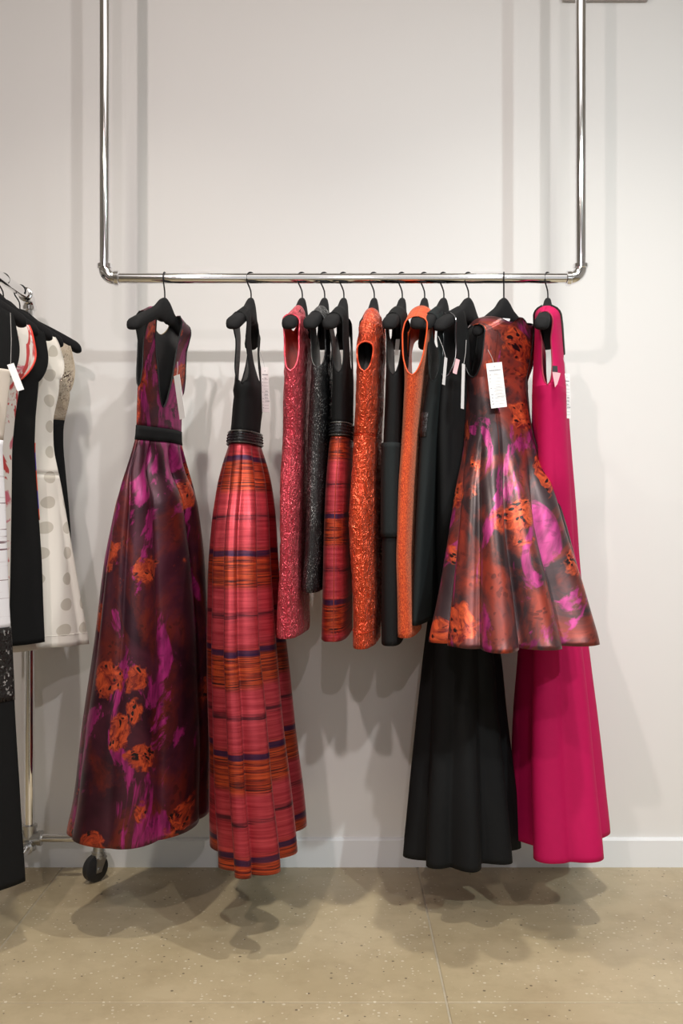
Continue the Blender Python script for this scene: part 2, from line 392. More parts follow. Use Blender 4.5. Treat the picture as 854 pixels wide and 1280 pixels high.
# ------------------------------------------------------------ rolling rack at the left
RX, RY1, RY0 = -1.06, F / 368., 1.75
rack = empty('rolling_rack', (RX, RY1, 0), 'chrome pipe garment rack on casters at the left edge, its bar running towards the viewer', 'clothes rack')
def K(p): return Vector(p) - Vector((RX, RY1, 0))
zf = .148
rack_p = lambda name, mb, m, par=None: mb.build(name, m, par or rack)
rack_p('top_bar', MB().tube([K((RX, RY0 + rl, ZB)), K((RX, RY1 - rl, ZB))], PR, 24), M['chrome'])
rack_p('bottom_bar', MB().tube([K((RX, RY0, zf - .03)), K((RX, RY1, zf - .03))], PR, 24), M['chrome'])
for sgn, y in ((-1, RY1), (1, RY0)):
    rack_p('upright', MB().tube([K((RX, y, zf + .02)), K((RX, y, ZB - rl))], PR, 24), M['chrome'])
    pts = [K((RX, y + sgn * (rl - rl * math.cos(t)), ZB - rl + rl * math.sin(t))) for t in np.linspace(0, math.pi / 2, 10)]
    el = rack_p('elbow', MB().tube(pts, .0205, 24), M['chrome'])
    rack_p('collar', MB().tube([pts[0] - Vector((0, 0, .012)), pts[0] - Vector((0, 0, .010)), pts[0] + Vector((0, 0, .003))], [.0215, .0240, .0240], 24), M['chrome'], el)
    rack_p('collar', MB().tube([pts[-1] + Vector((0, -sgn * .003, 0)), pts[-1] + Vector((0, sgn * .010, 0)), pts[-1] + Vector((0, sgn * .012, 0))], [.0240, .0240, .0215], 24), M['chrome'], el)
    tee = rack_p('tee_fitting', MB().tube([K((RX, y, zf - .045)), K((RX, y, zf + .034))], .0225, 24).tube([K((RX - .032, y, zf - .005)), K((RX + .032, y, zf - .005))], .0225, 24).tube([K((RX, y, zf - .03)), K((RX, y + sgn * .035, zf - .03))], .0215, 24), M['steel'])
    rack_p('collar', MB().tube([K((RX, y, zf + .030)), K((RX, y, zf + .040))], .0255, 24), M['steel'], tee)
    for sx in (-1, 1):
        rack_p('collar', MB().tube([K((RX + sx * .030, y, zf - .005)), K((RX + sx * .042, y, zf - .005))], .0255, 24), M['steel'], tee)
        rack_p('foot_bar', MB().tube([K((RX + sx * .03, y, zf - .005)), K((RX + sx * .21, y, zf - .005))], .0135, 20), M['chrome'])
        # elbow down to the caster
        r2 = .03; ex = RX + sx * .205
        pts = [K((ex + sx * r2 * math.sin(t), y, zf - .005 - r2 + r2 * math.cos(t))) for t in np.linspace(0, math.pi / 2, 9)] + [K((ex + sx * r2, y, zf - .055))]
        cs = rack_p('caster', MB().tube(pts, .0185, 20).tube([K((ex + sx * r2, y, zf - .05)), K((ex + sx * r2, y, zf - .062))], .0235, 20), M['steel'])
        cx = ex + sx * r2; wr = .045; ya = R(52 * sx); cd_ = Vector((math.cos(ya), math.sin(ya), 0)); cn = Vector((-math.sin(ya), math.cos(ya), 0))
        o_ = K((cx, y, 0)); W = lambda f, sd, z: o_ + cd_ * f + cn * sd + Vector((0, 0, z))
        fk = MB().tube([W(0, 0, zf - .060), W(0, 0, zf - .072)], .026, 20)
        for dy in (-.019, .019):
            Pk = [(-.022, zf - .066), (.020, zf - .066), (-.004, wr - .012), (-.026, wr - .012)]
            V = [W(a, dy + e, b) for e in (-.0018, .0018) for a, b in Pk]
            fk.add(V, [(0, 1, 2, 3), (7, 6, 5, 4), (0, 4, 5, 1), (1, 5, 6, 2), (2, 6, 7, 3), (3, 7, 4, 0)])
        rack_p('fork', fk, M['steel'], cs)
        rack_p('wheel', MB().tube([W(-.014, e, wr) for e in (-.015, -.011, .011, .015)], [wr - .006, wr, wr, wr - .006], 32), M['rubber'], cs)
        rack_p('axle', MB().tube([W(-.014, -.024, wr), W(-.014, .024, wr)], .0065, 12), M['steel'], cs)

# ------------------------------------------------------------ hangers
HL = .20
def h_center(u): u = abs(u); return -.098 - .085 * (u / HL) ** 1.25
def h_half(u):
    u = abs(u); s = min(1, max(0, (u - .014) / .050)); s = s * s * (3 - 2 * s)
    return .038 * (1 - s) + (.0215 - .003 * u / HL) * s
def h_width(u): return .0125 + .0115 * min(1, abs(u) / HL) ** 1.3
def h_top(u): return h_center(u) + h_half(u)
def axes(phi): a = R(phi); return Vector((-math.sin(a), -math.cos(a), 0)), Vector((math.cos(a), -math.sin(a), 0))
def bow_at(u, bow, hl=HL): return bow * min(1.15, abs(u) / hl) ** 1.6
def hanger(pos, phi, hook_yaw, label, bow=-.03, hl=HL):
    u, v = axes(phi); hu, hv = axes(hook_yaw)
    root = empty('clothes_hanger', pos, label, 'hanger', 'black flocked hangers')
    us = list(np.linspace(-1, 1, 49)); V = []; n = 16
    for a in us:
        uu = HL * math.sin(a * math.pi / 2 * .999) if abs(a) > .6 else HL * a * math.sin(.6 * math.pi / 2) / .6
        c, hh, hw = h_center(uu), h_half(uu), h_width(uu)
        e = math.sqrt(max(.0, 1 - max(0, (abs(uu) - HL + .022) / .0222) ** 2)); hh *= max(.05, e); hw *= max(.05, e)
        bw = bow_at(uu, bow)
        for k in range(n):
            t = 2 * math.pi * k / n; ct, st = math.cos(t), math.sin(t)
            V.append(u * uu * hl / HL + v * (hw * math.copysign(abs(ct) ** .8, ct) + bw) + Vector((0, 0, c + hh * math.copysign(abs(st) ** .65, st))))
    Fc = [(i * n + k, i * n + (k + 1) % n, (i + 1) * n + (k + 1) % n, (i + 1) * n + k) for i in range(48) for k in range(n)] + [tuple(range(n))[::-1], tuple(48 * n + k for k in range(n))]
    link('body', V, Fc, M['flock'], root)
    r = PR + .0022
    P = [(-r * math.cos(t), r * math.sin(t)) for t in np.linspace(R(-35), R(180), 20)]
    P += [(r * .98, -.008), (r * .80, -.018), (r * .35, -.030), (r * .08, -.040), (0, -.050), (0, -.075)]
    MB().tube([hu * a + Vector((0, 0, b)) for a, b in P], .0023, 8).build('hook', M['wire'], root)
    return root

# ------------------------------------------------------------ garments
def smoothrow(z, zs, vals, wdt=.03):
    # linear knots averaged over a short window; the ends stay
    out = np.zeros_like(z)
    for k in np.linspace(-1, 1, 9): out += np.interp(z + k * wdt, zs[::-1], np.asarray(vals)[::-1])
    return out / 9

class Garment:
    """A hung dress: front and back panels over the hanger, joined at the shoulders and, below the armholes, at the side seams.
    rows: (py, left px, right px, half depth along the hanger in m, shift along Y in m), as measured on the photograph and turned into metres."""
    def __init__(s, name, pos, phi, rows, label, cat, zu, nf, nb, un, us, neck='scoop', Q=18, dz=.014, folds=None, p=3.2, sz=None, wob=.004, crk=0., nscale=26, cap=.003, group=None, pb=2.2, seed=0, bow=-.03, hl=HL, aw=.9, acap=None, hug=1.):
        s.pos = Vector(pos); s.u, s.v = axes(phi); s.phi = phi; s.p = p; s.pb = pb; s.Q = Q; s.un = un; s.us = us; s.neck = neck; s.folds = folds; s.crk = crk; s.nscale = nscale; s.wob = wob; s.seed = seed; s.bow = bow; s.hl = hl; s.aw = aw; s.acap = acap; s.hug = hug; s.ht = lambda q: h_top(min(q, hl) * HL / hl)
        sz = sz or 408.; zz = lambda py: EYE - (py - 640) / sz - s.pos.z
        s.zz = zz; s.zu = zz(zu); s.nf = zz(nf) if nf else None; s.nb = zz(nb) if nb else None; s.cap = cap
        s.zsh = s.ht(un) + cap
        rows = [(*r, 0.)[:5] for r in rows]
        z = np.array([zz(r[0]) for r in rows]); s.zhem = z[-1]
        zg = np.linspace(max(z[0], s.zsh), z[-1], 120)[::1]
        b = smoothrow(zg, z, [r[3] for r in rows]); yo = smoothrow(zg, z, [r[4] for r in rows])
        pl = smoothrow(zg, z, [r[1] for r in rows], .018); pr = smoothrow(zg, z, [r[2] for r in rows], .018)
        th = np.linspace(0, 2 * np.pi, 160, endpoint=False); A = np.zeros_like(zg); CX = np.zeros_like(zg); B = b.copy()
        for i, zv in enumerate(zg):
            a = .04; cx = 0.
            for it in range(14):
                uu, vv = s._ring(th, B[i], a, zv)
                X = s.pos.x + cx + uu * s.u.x + vv * s.v.x; Y = s.pos.y + yo[i] + uu * s.u.y + vv * s.v.y
                px = 427 + X * F / Y; lo, hi = px.min(), px.max(); sc_ = F / (s.pos.y + yo[i])
                cx += ((pl[i] + pr[i]) / 2 - (lo + hi) / 2) / sc_
                ex = (pr[i] - pl[i]) - (hi - lo)
                a2 = a + .5 * ex / sc_ / max(.3, abs(s.v.x))
                if a2 < .012:
                    if hi - lo > pr[i] - pl[i]: B[i] *= max(.9, (pr[i] - pl[i]) / (hi - lo))
                    a2 = .012
                a = a2
            A[i] = a; CX[i] = cx
        k = np.ones(5) / 5; pad = lambda q: np.convolve(np.concatenate([[q[0]] * 2, q, [q[-1]] * 2]), k, 'valid')
        s.zg = zg[::-1]; s.A = pad(A)[::-1]; s.CX = pad(CX)[::-1]; s.B = pad(B)[::-1]; s.YO = yo[::-1]
        s.P = np.pi * (3 * (s.A + s.B) - np.sqrt((3 * s.A + s.B) * (s.A + 3 * s.B)))
        s.at = lambda arr, zv: float(np.interp(zv, s.zg, arr))
        s.root = empty(name, s.pos, label, cat, group)
    def amp(s, z):
        if not s.folds: return 0.
        zs, amp = s.folds['z'], s.folds['amp']; return float(np.interp(-z, [-s.zz(q) for q in zs], amp))
    def fold(s, th):
        f = s.folds; q = .5 * f['n'] * (th + f.get('skew', .0) * np.sin(th)) + f.get('ph', 0)
        sh = f.get('sharp', .75)
        g = 2 * np.abs(np.cos(q)) ** sh - 1      # rounded outside, creased inside
        return g + .25 * np.sin(3 * th + 1.7 + s.seed)
    def _ring(s, th, b, a, z, p=None):
        p = p or (s.pb if z < s.zu - .02 else s.p)
        c, si = np.cos(th), np.sin(th)
        uu = b * np.sign(c) * np.abs(c) ** (2 / p); vv = a * np.sign(si) * np.abs(si) ** (2 / p)
        am = s.amp(z)
        if am:
            g = s.fold(th) * am * (.35 + .65 * np.abs(si)); nn = np.sqrt((c / max(b, .02)) ** 2 + (si / max(a, .02)) ** 2) + 1e-6
            uu = uu + g * (c / max(b, .02)) / nn; vv = vv + g * (si / max(a, .02)) / nn
        return uu, vv
    def point(s, sv, su, q, z, off=0.):
        """q: 0 side seam .. 1 centre; returns a local point and its uv"""
        b, a, cx, yo = s.at(s.B, z), s.at(s.A, z), s.at(s.CX, z), s.at(s.YO, z)
        th = q * math.pi / 2
        full = th if (sv > 0 and su > 0) else (math.pi - th if sv > 0 else (math.pi + th if su < 0 else 2 * math.pi - th))
        zn = s.nf if sv > 0 else s.nb
        zz = z; arm = z > s.zu; open_neck = zn is not None and z > zn
        if not arm and not open_neck:
            b += off; a += off
            uu, vv = s._ring(np.array([full]), b, a, z); uu, vv = float(uu[0]), float(vv[0])
        else:
            bz = s.at(s.B, s.zu) if arm else b
            bz = max(bz, 1e-3)
            ua = bz
            if arm:
                ta = (z - s.zu) / (s.zsh - s.zu); g = 1 - (1 - min(1, ta / .55)) ** 2.2; ua = bz - (bz - s.us) * g
            ne = 0.
            if open_neck:
                tn = min(1, (z - zn) / (s.zsh - zn))
                ne = s.un * {'v': tn, 'scoop': math.sqrt(max(0, 1 - (1 - tn) ** 2)), 'boat': tn ** .3, 'sweet': tn ** .55}[s.neck]
            pe = s.p if z > s.zu - .02 else s.pb
            um = ne + (ua - ne) * max(0., math.cos(th)) ** (2 / pe)
            be = bz
            if arm:
                w_ = s.aw * math.sqrt(max(0., 1 - (1 - min(1, ta / .38)) ** 2))
                if s.acap: q_ = min(1, max(0, (ta - s.acap) / .2)); w_ *= math.sqrt(max(0, 1 - q_ * q_))
                be = max(ua / max(.02, 1 - w_ ** pe) ** (1 / pe), ua)
            vm = a * max(0., 1 - min(1, um / be) ** pe) ** (1 / pe)
            tt = max(0., (z - (s.zsh - .035)) / .035); vm *= math.sqrt(max(0., 1 - tt * tt))
            if z > s.zsh - .10 and not s.acap: # cloth hugs the arm of the hanger near the shoulder
                hw = (h_width(um) + .003) * s.hug * math.sqrt(max(0., 1 - tt * tt)); k = min(1, (z - (s.zsh - .10)) / .06); vm = vm * (1 - .0 * k) if vm > hw else vm * (1 - k) + hw * k
            uu, vv = su * um, sv * vm
            zl = min(x for x in (s.zu, s.nf, s.nb) if x is not None)
            k = max(0., (z - zl) / (s.zsh - zl)) ** 1.6
            drop = s.ht(um) + s.cap - s.zsh - max(0, um - s.hl) * 1.2
            zz = z + drop * k
            kk = max(0., (z - s.zu) / (s.zsh - s.zu)) ** 1.5 if arm else 0
            cx *= 1 - .75 * kk; yo *= 1 - kk
            if off: vv += sv * off
            vv += bow_at(min(um, s.hl), s.bow, s.hl) * kk
        Pt = s.u * uu + s.v * vv + Vector((cx, yo, zz))
        per = s.at(s.P, z); t = full / (2 * math.pi); t = t - 1 if sv < 0 else t
        w_ = s.wob * min(1., max(0., (s.zsh - z) * 3))
        if w_:
            e = mnoise.noise_vector(Vector((Pt.x * 5 + s.seed, Pt.y * 5 + s.pos.x * 9, Pt.z * 3.2))); Pt = Pt + e * w_
        if s.crk and z < s.zsh - .03:
            e = mnoise.noise(Vector((Pt.x * s.nscale + s.seed, Pt.y * s.nscale, Pt.z * s.nscale * 1.2))); e2 = 1 - abs(e) * 2.2
            Pt = Pt + (s.v * sv * abs(math.sin(th)) + s.u * su * abs(math.cos(th))) * (e2 * s.crk)
        return Pt, (t * max(per, .25), zz)
    def zlist(s, z0, z1):
        zl = min(x for x in (s.zu, s.nf, s.nb) if x is not None); out = []
        z = z0
        st = .0085 if s.dzf else .012
        z0_, z1_ = z0, z1
        n = max(2, int(round((z0 - z1) / s.dz))); base = list(np.linspace(z0, z1, n + 1))
        if z0 > zl - 1e-6 and z0 >= s.zsh - .001:
            top = [s.zsh - .035 * (1 - math.cos(t)) for t in np.linspace(0, math.pi / 2, 7)]
            base = top + [q for q in base if q < s.zsh - .036]
        for ed in (s.zu, s.nf, s.nb):
            if ed is not None and z1 < ed < z0: base += [ed - 1e-5, ed + .0008, ed + .0025, ed + .005, ed + .0085, ed + .013, ed + .019]
        return sorted(set(round(q, 6) for q in base), reverse=True)
    dzf = 0; dz = .016
    def part(s, name, top, bot, mat, lin=None, off=0., thick=.0016, quads=((1, 1), (1, -1), (-1, -1), (-1, 1)), qr=(0, 1), parent=None, label=None):
        z0 = s.zsh if top is None else s.zz(top); z1 = s.zhem if bot is None else s.zz(bot)
        zs = s.zlist(z0, z1); V = []; UV = []; Fc = []; Q = s.Q
        for (sv, su) in quads:
            base = len(V)
            for z in zs:
                for i in range(Q + 1):
                    P_, uv = s.point(sv, su, qr[0] + (qr[1] - qr[0]) * i / Q, z, off); V.append(P_); UV.append(uv)
            flip = sv * su > 0
            for j in range(len(zs) - 1):
                for i in range(Q):
                    f = (base + j * (Q + 1) + i, base + j * (Q + 1) + i + 1, base + (j + 1) * (Q + 1) + i + 1, base + (j + 1) * (Q + 1) + i)
                    Fc.append(f[::-1] if flip else f)
        # weld the seams
        key = {}; remap = []; V2 = []; UV2 = []
        for i, p_ in enumerate(V):
            k = (round(p_.x, 5), round(p_.y, 5), round(p_.z, 5))
            if k not in key: key[k] = len(V2); V2.append(p_)
            remap.append(key[k])
        F2 = []; LU = []
        for f in Fc:
            g = [remap[i] for i in f]; keep = [k for k in range(4) if g[k] != g[(k - 1) % 4]]
            if len(set(g)) >= 3 and len(keep) == len(set(g)): F2.append([g[k] for k in keep]); LU += [UV[f[k]] for k in keep]
        me = bpy.data.meshes.new(name); me.from_pydata([tuple(p_) for p_ in V2], [], F2)
        ul = me.uv_layers.new(name='UVMap'); ul.data.foreach_set('uv', np.asarray(LU, dtype=np.float32).ravel())
        me.materials.append(mat); me.polygons.foreach_set('use_smooth', [True] * len(me.polygons)); me.update()
        o = bpy.data.objects.new(name, me); C.objects.link(o); o.parent = parent or s.root
        if thick:
            me.materials.append(lin or mat); m = o.modifiers.new('cloth', 'SOLIDIFY'); m.thickness = thick; m.offset = -1; m.material_offset = 1; m.material_offset_rim = 0
        if label: o['label'] = label
        return o
    def edge_tube(s, name, which, mat, r=.0022, su=1, parent=None):
        """binding round an armhole ('arm', side su) or along a neckline ('front' / 'back')"""
        if which == 'arm':
            zs = np.linspace(s.zu, s.zsh - .002, 26)
            pts = [s.point(1, su, 0, z + 1e-5)[0] for z in zs[::-1]] + [s.point(-1, su, 0, z + 1e-5)[0] for z in zs[1:]]
        else:
            sv = 1 if which == 'front' else -1; zn = s.nf if sv > 0 else s.nb
            zs = np.concatenate([zn + (s.zsh - .002 - zn) * np.linspace(0, 1, 26) ** 1.8])
            pts = [s.point(sv, 1, 1, z + 1e-5)[0] for z in zs[::-1]] + [s.point(sv, -1, 1, z + 1e-5)[0] for z in zs[1:]]
        return MB().tube(pts, r, 8).build(name, mat, parent or s.root)
    def ring_pts(s, py, off, n=120):
        z = s.zz(py); out = []
        for k in range(n):
            t = k / n * 4; qd = int(t); q = t - qd
            sv, su, qq = [(1, 1, q), (1, -1, 1 - q), (-1, -1, q), (-1, 1, 1 - q)][qd]
            out.append(s.point(sv, su, qq, z, off)[0])
        return out
    def cord(s, name, py, off, r, mat, parent=None): return MB().tube(s.ring_pts(py, off), r, 7, closed=True).build(name, mat, parent or s.root)
    def beads(s, name, pys, off, r, mat, parent, n=90):
        mb = MB()
        for k, py in enumerate(pys):
            for i, p_ in enumerate(s.ring_pts(py, off, n)):
                rr = r * (1.25 if (i + k) % 3 == 0 else .8)
                mb.add([p_ + Vector(d) * rr for d in ((1, 0, 0), (-1, 0, 0), (0, 1, 0), (0, -1, 0), (0, 0, 1), (0, 0, -1))],
                       [(0, 2, 4), (2, 1, 4), (1, 3, 4), (3, 0, 4), (2, 0, 5), (1, 2, 5), (3, 1, 5), (0, 3, 5)])
        o = mb.build(name, mat, parent, smooth=False); o['kind'] = 'stuff'; return o
    def seam(s, name, sv, su, q, top, bot, mat, r=.0011, off=.0004):
        zs = np.linspace(s.zz(top) if top else s.zsh, s.zz(bot) if bot else s.zhem, 50)
        return MB().tube([s.point(sv, su, q, z, off)[0] for z in zs], r, 6).build(name, mat, s.root)

def dress(name, px, neckpx, phi, hook_yaw, rows, label, hlabel, cat='dress', **kw):
    pos = Vector(((neckpx - 427) / 400., YB, ZB)); hp = Vector(((px - 427) / 400., YB, ZB))
    bow = kw.setdefault('bow', -.03); hl = kw.setdefault('hl', HL); bow = kw.pop('hbow', bow)
    hanger(pos, kw.pop('hphi', phi), hook_yaw, hlabel, bow, hl)
    return Garment(name, pos, phi, rows, label, cat, **kw)

# 1 floral ball gown
g = dress('evening_gown', 205, 206, 22, 4, [(380, 190, 224, .14), (400, 184, 224, .14), (440, 177, 226, .135), (470, 172, 229, .135), (500, 170, 229, .135), (534, 170, 228, .14), (551, 169, 228, .14), (562, 166, 231, .15),
     (580, 160, 236, .16), (620, 147, 246, .19), (700, 131, 255, .22), (800, 117, 261, .24), (900, 103, 264, .25), (1000, 89, 264, .26), (1036, 81, 264, .26)],
     'long dark floral brocade ball gown with a deep V neck and black waistband', 'black flocked hanger of the long floral ball gown, one bare arm out to the left', cat='gown',
     zu=486, nf=507, nb=422, un=.080, us=.125, neck='sweet', Q=34, dz=.012, bow=-.004, hbow=-.022, hphi=13, aw=.75, folds=dict(n=8, z=[548, 565, 600, 720, 1036], amp=[0, .013, .022, .014, .010], sharp=.65, ph=.5), sz=410, pb=2.3, p=2.6, wob=.008, seed=2.)
g.dz = .016
g.part('bodice', None, 536, M['floral'], M['blacklin'])
g.part('skirt', 549, None, M['floral'], M['blacklin'])
wb = g.part('waistband', 534, 551, M['black'], off=.0022, label='black waistband'); 
g.edge_tube('neck_piping', 'back', M['gold'], .0016)
g.edge_tube('neck_piping', 'front', M['blacklin'], .0026)
for su in (1, -1): g.edge_tube('armhole_binding', 'arm', M['blacklin'], .0024, su)
G1 = g
# 2 striped ball gown
g = dress('evening_gown', 310, 314, 3, 40, [(382, 299, 326, .17), (410, 299, 325, .17), (440, 297, 325, .17), (465, 294, 328, .17), (480, 292, 332, .16), (510, 290, 329, .15), (537, 288, 326, .14), (553, 286, 326, .14), (565, 282, 331, .15),
     (600, 272, 339, .18), (650, 264, 345, .22), (700, 260, 349, .25), (800, 258, 356, .30), (900, 260, 367, .33), (1000, 262, 378, .35), (1062, 264, 384, .36)],
     'long pink and orange striped taffeta gown with a black strapped bodice', 'black flocked hanger of the long striped gown, strap over its tip', cat='gown',
     zu=480, nf=470, nb=474, un=.085, us=.142, neck='scoop', Q=40, folds=dict(n=10, z=[552, 575, 640, 1062], amp=[0, .010, .025, .046], sharp=.9, ph=.35), sz=418, pb=2.1, wob=.006, seed=5.)
g.part('bodice', None, 540, M['black'], M['blacklin'], label='black bodice with straps')
g.part('skirt', 551, None, M['stripe'], M['blacklin'], label='pink and orange striped full skirt')
b_ = g.part('belt', 537, 554, M['satinband'], off=.005, label='black beaded belt')
g.cord('bead_cord', 538.5, .0075, .0016, M['beadgrey'], b_); g.cord('bead_cord', 552.5, .0075, .0016, M['beadgrey'], b_)
g.beads('bead_row', [542, 545.5, 549], .0075, .0022, M['beads'], b_)
for su in (1, -1): g.edge_tube('armhole_binding', 'arm', M['black'], .002, su)
G2 = g
# 3 pink crinkled sheath
g = dress('sheath_dress', 372, 378, 5, 48, [(384, 362, 391, .195), (410, 358, 391, .195), (440, 357, 390, .195), (468, 355, 389, .19), (490, 354, 388, .185), (540, 354, 386, .16), (565, 353, 386, .16), (600, 351, 386, .18), (700, 350, 385, .20), (770, 348, 387, .20), (795, 348, 387, .20)],
     'pink crinkled satin sheath dress with a scarlet lining in the armhole', 'black flocked hanger in the pink crinkled dress, its tip out of the armhole',
     zu=467, nf=420, nb=410, un=.07, us=.168, neck='scoop', Q=22, sz=418, crk=.0028, nscale=30, p=2.8, pb=2.8, seed=1., aw=.76, bow=-.018)
g.dz = .010
g.part('body', None, None, M['pinkc'], M['redlin'])
for su in (1, -1): g.edge_tube('armhole_binding', 'arm', M['pinkc'], .0028, su)
g.seam('side_seam', 1, 1, .03, 470, None, M['pinkc'])
# 4 black sequined sheath
g = dress('sheath_dress', 402, 406, 4, 48, [(384, 393, 418, .17), (430, 391, 416, .17), (480, 388, 416, .17), (560, 385, 414, .15), (650, 383, 411, .18), (740, 377, 406, .18)],
     'short black sequined dress hung between the pink and the short striped dress', 'black flocked hanger of the short black sequined dress',
     zu=462, nf=452, nb=425, un=.075, us=.135, neck='v', Q=16, sz=418, seed=3.)
g.part('body', None, None, M['sequin'], M['blacklin'])
for su in (1, -1): g.edge_tube('armhole_binding', 'arm', M['satinband'], .002, su)
# 5 short striped dress with black top
g = dress('cocktail_dress', 425, 430, 5, 48, [(384, 416, 443, .175), (440, 416, 442, .175), (475, 416, 442, .17), (527, 414, 441, .15), (546, 412, 441, .15), (560, 410, 441, .155), (600, 407, 440, .17), (700, 404, 440, .19), (798, 402, 440, .20)],
     'short pink striped dress with a plain black top and beaded belt', 'black flocked hanger of the short striped dress with the black top',
     zu=468, nf=455, nb=420, un=.08, us=.15, neck='scoop', Q=18, sz=418, seed=4., pb=3, aw=.7)
g.part('bodice', None, 530, M['black'], M['blacklin'], label='black top')
g.part('skirt', 542, None, M['stripe2'], M['blacklin'], label='pink striped straight skirt')
b_ = g.part('belt', 527, 545, M['satinband'], off=.004, label='black beaded belt')
g.cord('bead_cord', 528.5, .006, .0015, M['beadgrey'], b_); g.cord('bead_cord', 543.5, .006, .0015, M['beadgrey'], b_); g.beads('bead_row', [532, 536, 540], .006, .0021, M['beads'], b_, 80)
g.seam('side_seam', 1, 1, .04, 546, None, M['stripe2'])
for su in (1, -1): g.edge_tube('armhole_binding', 'arm', M['black'], .002, su)
# 6 orange crinkled sheath
g = dress('sheath_dress', 464, 468, 7, 48, [(382, 455, 484, .215), (420, 449, 482, .215), (460, 447, 480, .21), (500, 446, 479, .20), (545, 443, 476, .175), (600, 440, 475, .19), (650, 437, 476, .21), (700, 439, 476, .21), (760, 442, 477, .21), (808, 442, 475, .21)],
     'orange red crinkled satin sheath dress with a dark armhole', 'black flocked hanger inside the orange crinkled satin dress, only its neck bare',
     zu=468, nf=418, nb=408, un=.075, us=.205, neck='scoop', Q=22, sz=420, crk=.0032, nscale=24, p=2.8, pb=2.8, seed=6., aw=.74, bow=-.012, acap=.46, hl=.165)
g.dz = .010
g.part('body', None, 544, M['orangec'], M['blacklin'])
g.part('skirt', 544, None, M['orangec'], M['blacklin'])
for su in (1, -1): g.edge_tube('armhole_binding', 'arm', M['orangec'], .0028, su)
g.cord('waist_seam', 544, .0004, .0012, M['orangec']); g.cord('hem_seam', 788, .0004, .0012, M['orangec'])
g.seam('side_seam', 1, 1, .03, 470, None, M['orangec'])
# 7 black dress between the two orange ones
g = dress('shift_dress', 500, 503, 7, 48, [(384, 486, 514, .175), (430, 483, 511, .175), (480, 482, 508, .17), (560, 479, 506, .16), (650, 477, 506, .18), (740, 477, 508, .19), (804, 478, 508, .19)],
     'black shift dress with a hip flounce hung between the two orange dresses', 'black flocked hanger of the black dress between the two orange dresses',
     zu=470, nf=440, nb=420, un=.08, us=.15, neck='scoop', Q=16, sz=418, seed=7., pb=3, aw=.7)
g.part('body', None, None, M['black'], M['blacklin']); g.part('flounce', 553, 671, M['blackgreen'], off=.006, label='hip flounce')
for su in (1, -1): g.edge_tube('armhole_binding', 'arm', M['black'], .002, su)
g7 = g
# 8 orange boucle sheath
g = dress('sheath_dress', 526, 531, 8, 48, [(384, 508, 541, .20), (405, 502, 540, .20), (440, 504, 537, .20), (473, 506, 534, .195), (540, 502, 527, .17), (600, 497, 523, .18), (700, 494, 522, .20), (794, 496, 527, .20)],
     'bright orange textured wool sheath dress with a bright orange lining', 'black flocked hanger inside the bright orange wool dress, only its neck bare',
     zu=472, nf=425, nb=412, un=.075, us=.185, neck='scoop', Q=20, sz=418, p=2.8, pb=2.8, seed=8., aw=.85, bow=-.012)
g.part('body', None, None, M['boucle'], M['orlin'])
for su in (1, -1): g.edge_tube('armhole_binding', 'arm', M['orlin'], .0022, su)
g.seam('side_seam', 1, 1, .03, 475, None, M['boucle'])
# 9 green-black dress with a lace insert
g = dress('shift_dress', 552, 555, 15, 48, [(384, 537, 568, .175), (440, 537, 570, .175), (470, 536, 570, .17), (520, 528, 565, .16), (560, 525, 561, .16), (650, 520, 556, .18), (740, 516, 552, .19), (780, 515, 547, .19)],
     'greenish black dress with lace inserts at the waist beside the bright orange dress', 'black flocked hanger of the greenish black lace insert dress',
     zu=478, nf=468, nb=430, un=.08, us=.15, neck='scoop', Q=18, sz=418, seed=9., pb=3, aw=.7)
g.part('body', None, None, M['blackgreen'], M['blacklin'])
g.part('lace_insert', 516, 546, M['lace'], off=.0022, quads=((-1, 1),), qr=(.0, .6), label='black lace insert')
for su in (1, -1): g.edge_tube('armhole_binding', 'arm', M['blackgreen'], .002, su)
g9 = g
# 10 long black trumpet gown
g = dress('evening_gown', 582, 586, 26, 48, [(384, 560, 606, .16), (440, 556, 606, .16), (480, 550, 602, .16), (550, 547, 598, .15), (650, 546, 606, .17, .03), (740, 540, 614, .16, .11), (830, 528, 627, .16, .11), (900, 521, 633, .17, .10), (1000, 511, 645, .20, .07), (1078, 503, 652, .21, .06)],
     'long black crepe trumpet gown, its fluted hem near the floor', 'black flocked hanger of the long black gown, left of the floral dress', cat='gown',
     zu=476, nf=462, nb=425, un=.075, us=.14, neck='v', Q=30, sz=410, folds=dict(n=9, z=[700, 820, 1078], amp=[0, .008, .036], sharp=1.3, ph=.6), pb=2.0, seed=10.)
g.part('body', None, None, M['black'], M['blacklin'])
for su in (1, -1): g.edge_tube('armhole_binding', 'arm', M['beads'], .003, su)
g10 = g
# 11 short floral dress
g = dress('cocktail_dress', 628, 630, 50, 10, [(380, 583, 667, .120), (400, 583, 666, .120), (430, 584, 664, .118), (466, 585, 660, .115, -.01), (510, 582, 664, .115, -.03), (545, 581, 670, .12, -.05), (575, 577, 680, .14, -.07), (620, 569, 696, .16, -.13), (700, 555, 720, .19, -.21), (760, 544, 738, .21, -.26), (796, 536, 751, .22, -.29)],
     'short floral brocade dress with a boat neck and full pleated skirt', 'wide black flocked hanger turned to face the room, in the short floral dress',
     zu=464, nf=404, nb=400, un=.088, us=.120, neck='boat', Q=40, sz=428, hl=.125, bow=-.005, aw=.5, folds=dict(n=9, z=[480, 540, 575, 610, 660, 800], amp=[0, .003, .009, .024, .038, .056], sharp=.6, ph=.1, skew=.1), p=2.3, pb=2.2, wob=.007, seed=11.)
g.dz = .011
g.part('body', None, None, M['floral_lit'], M['blacklin'])
for su in (1, -1): g.edge_tube('armhole_binding', 'arm', M['blacklin'], .0022, su)
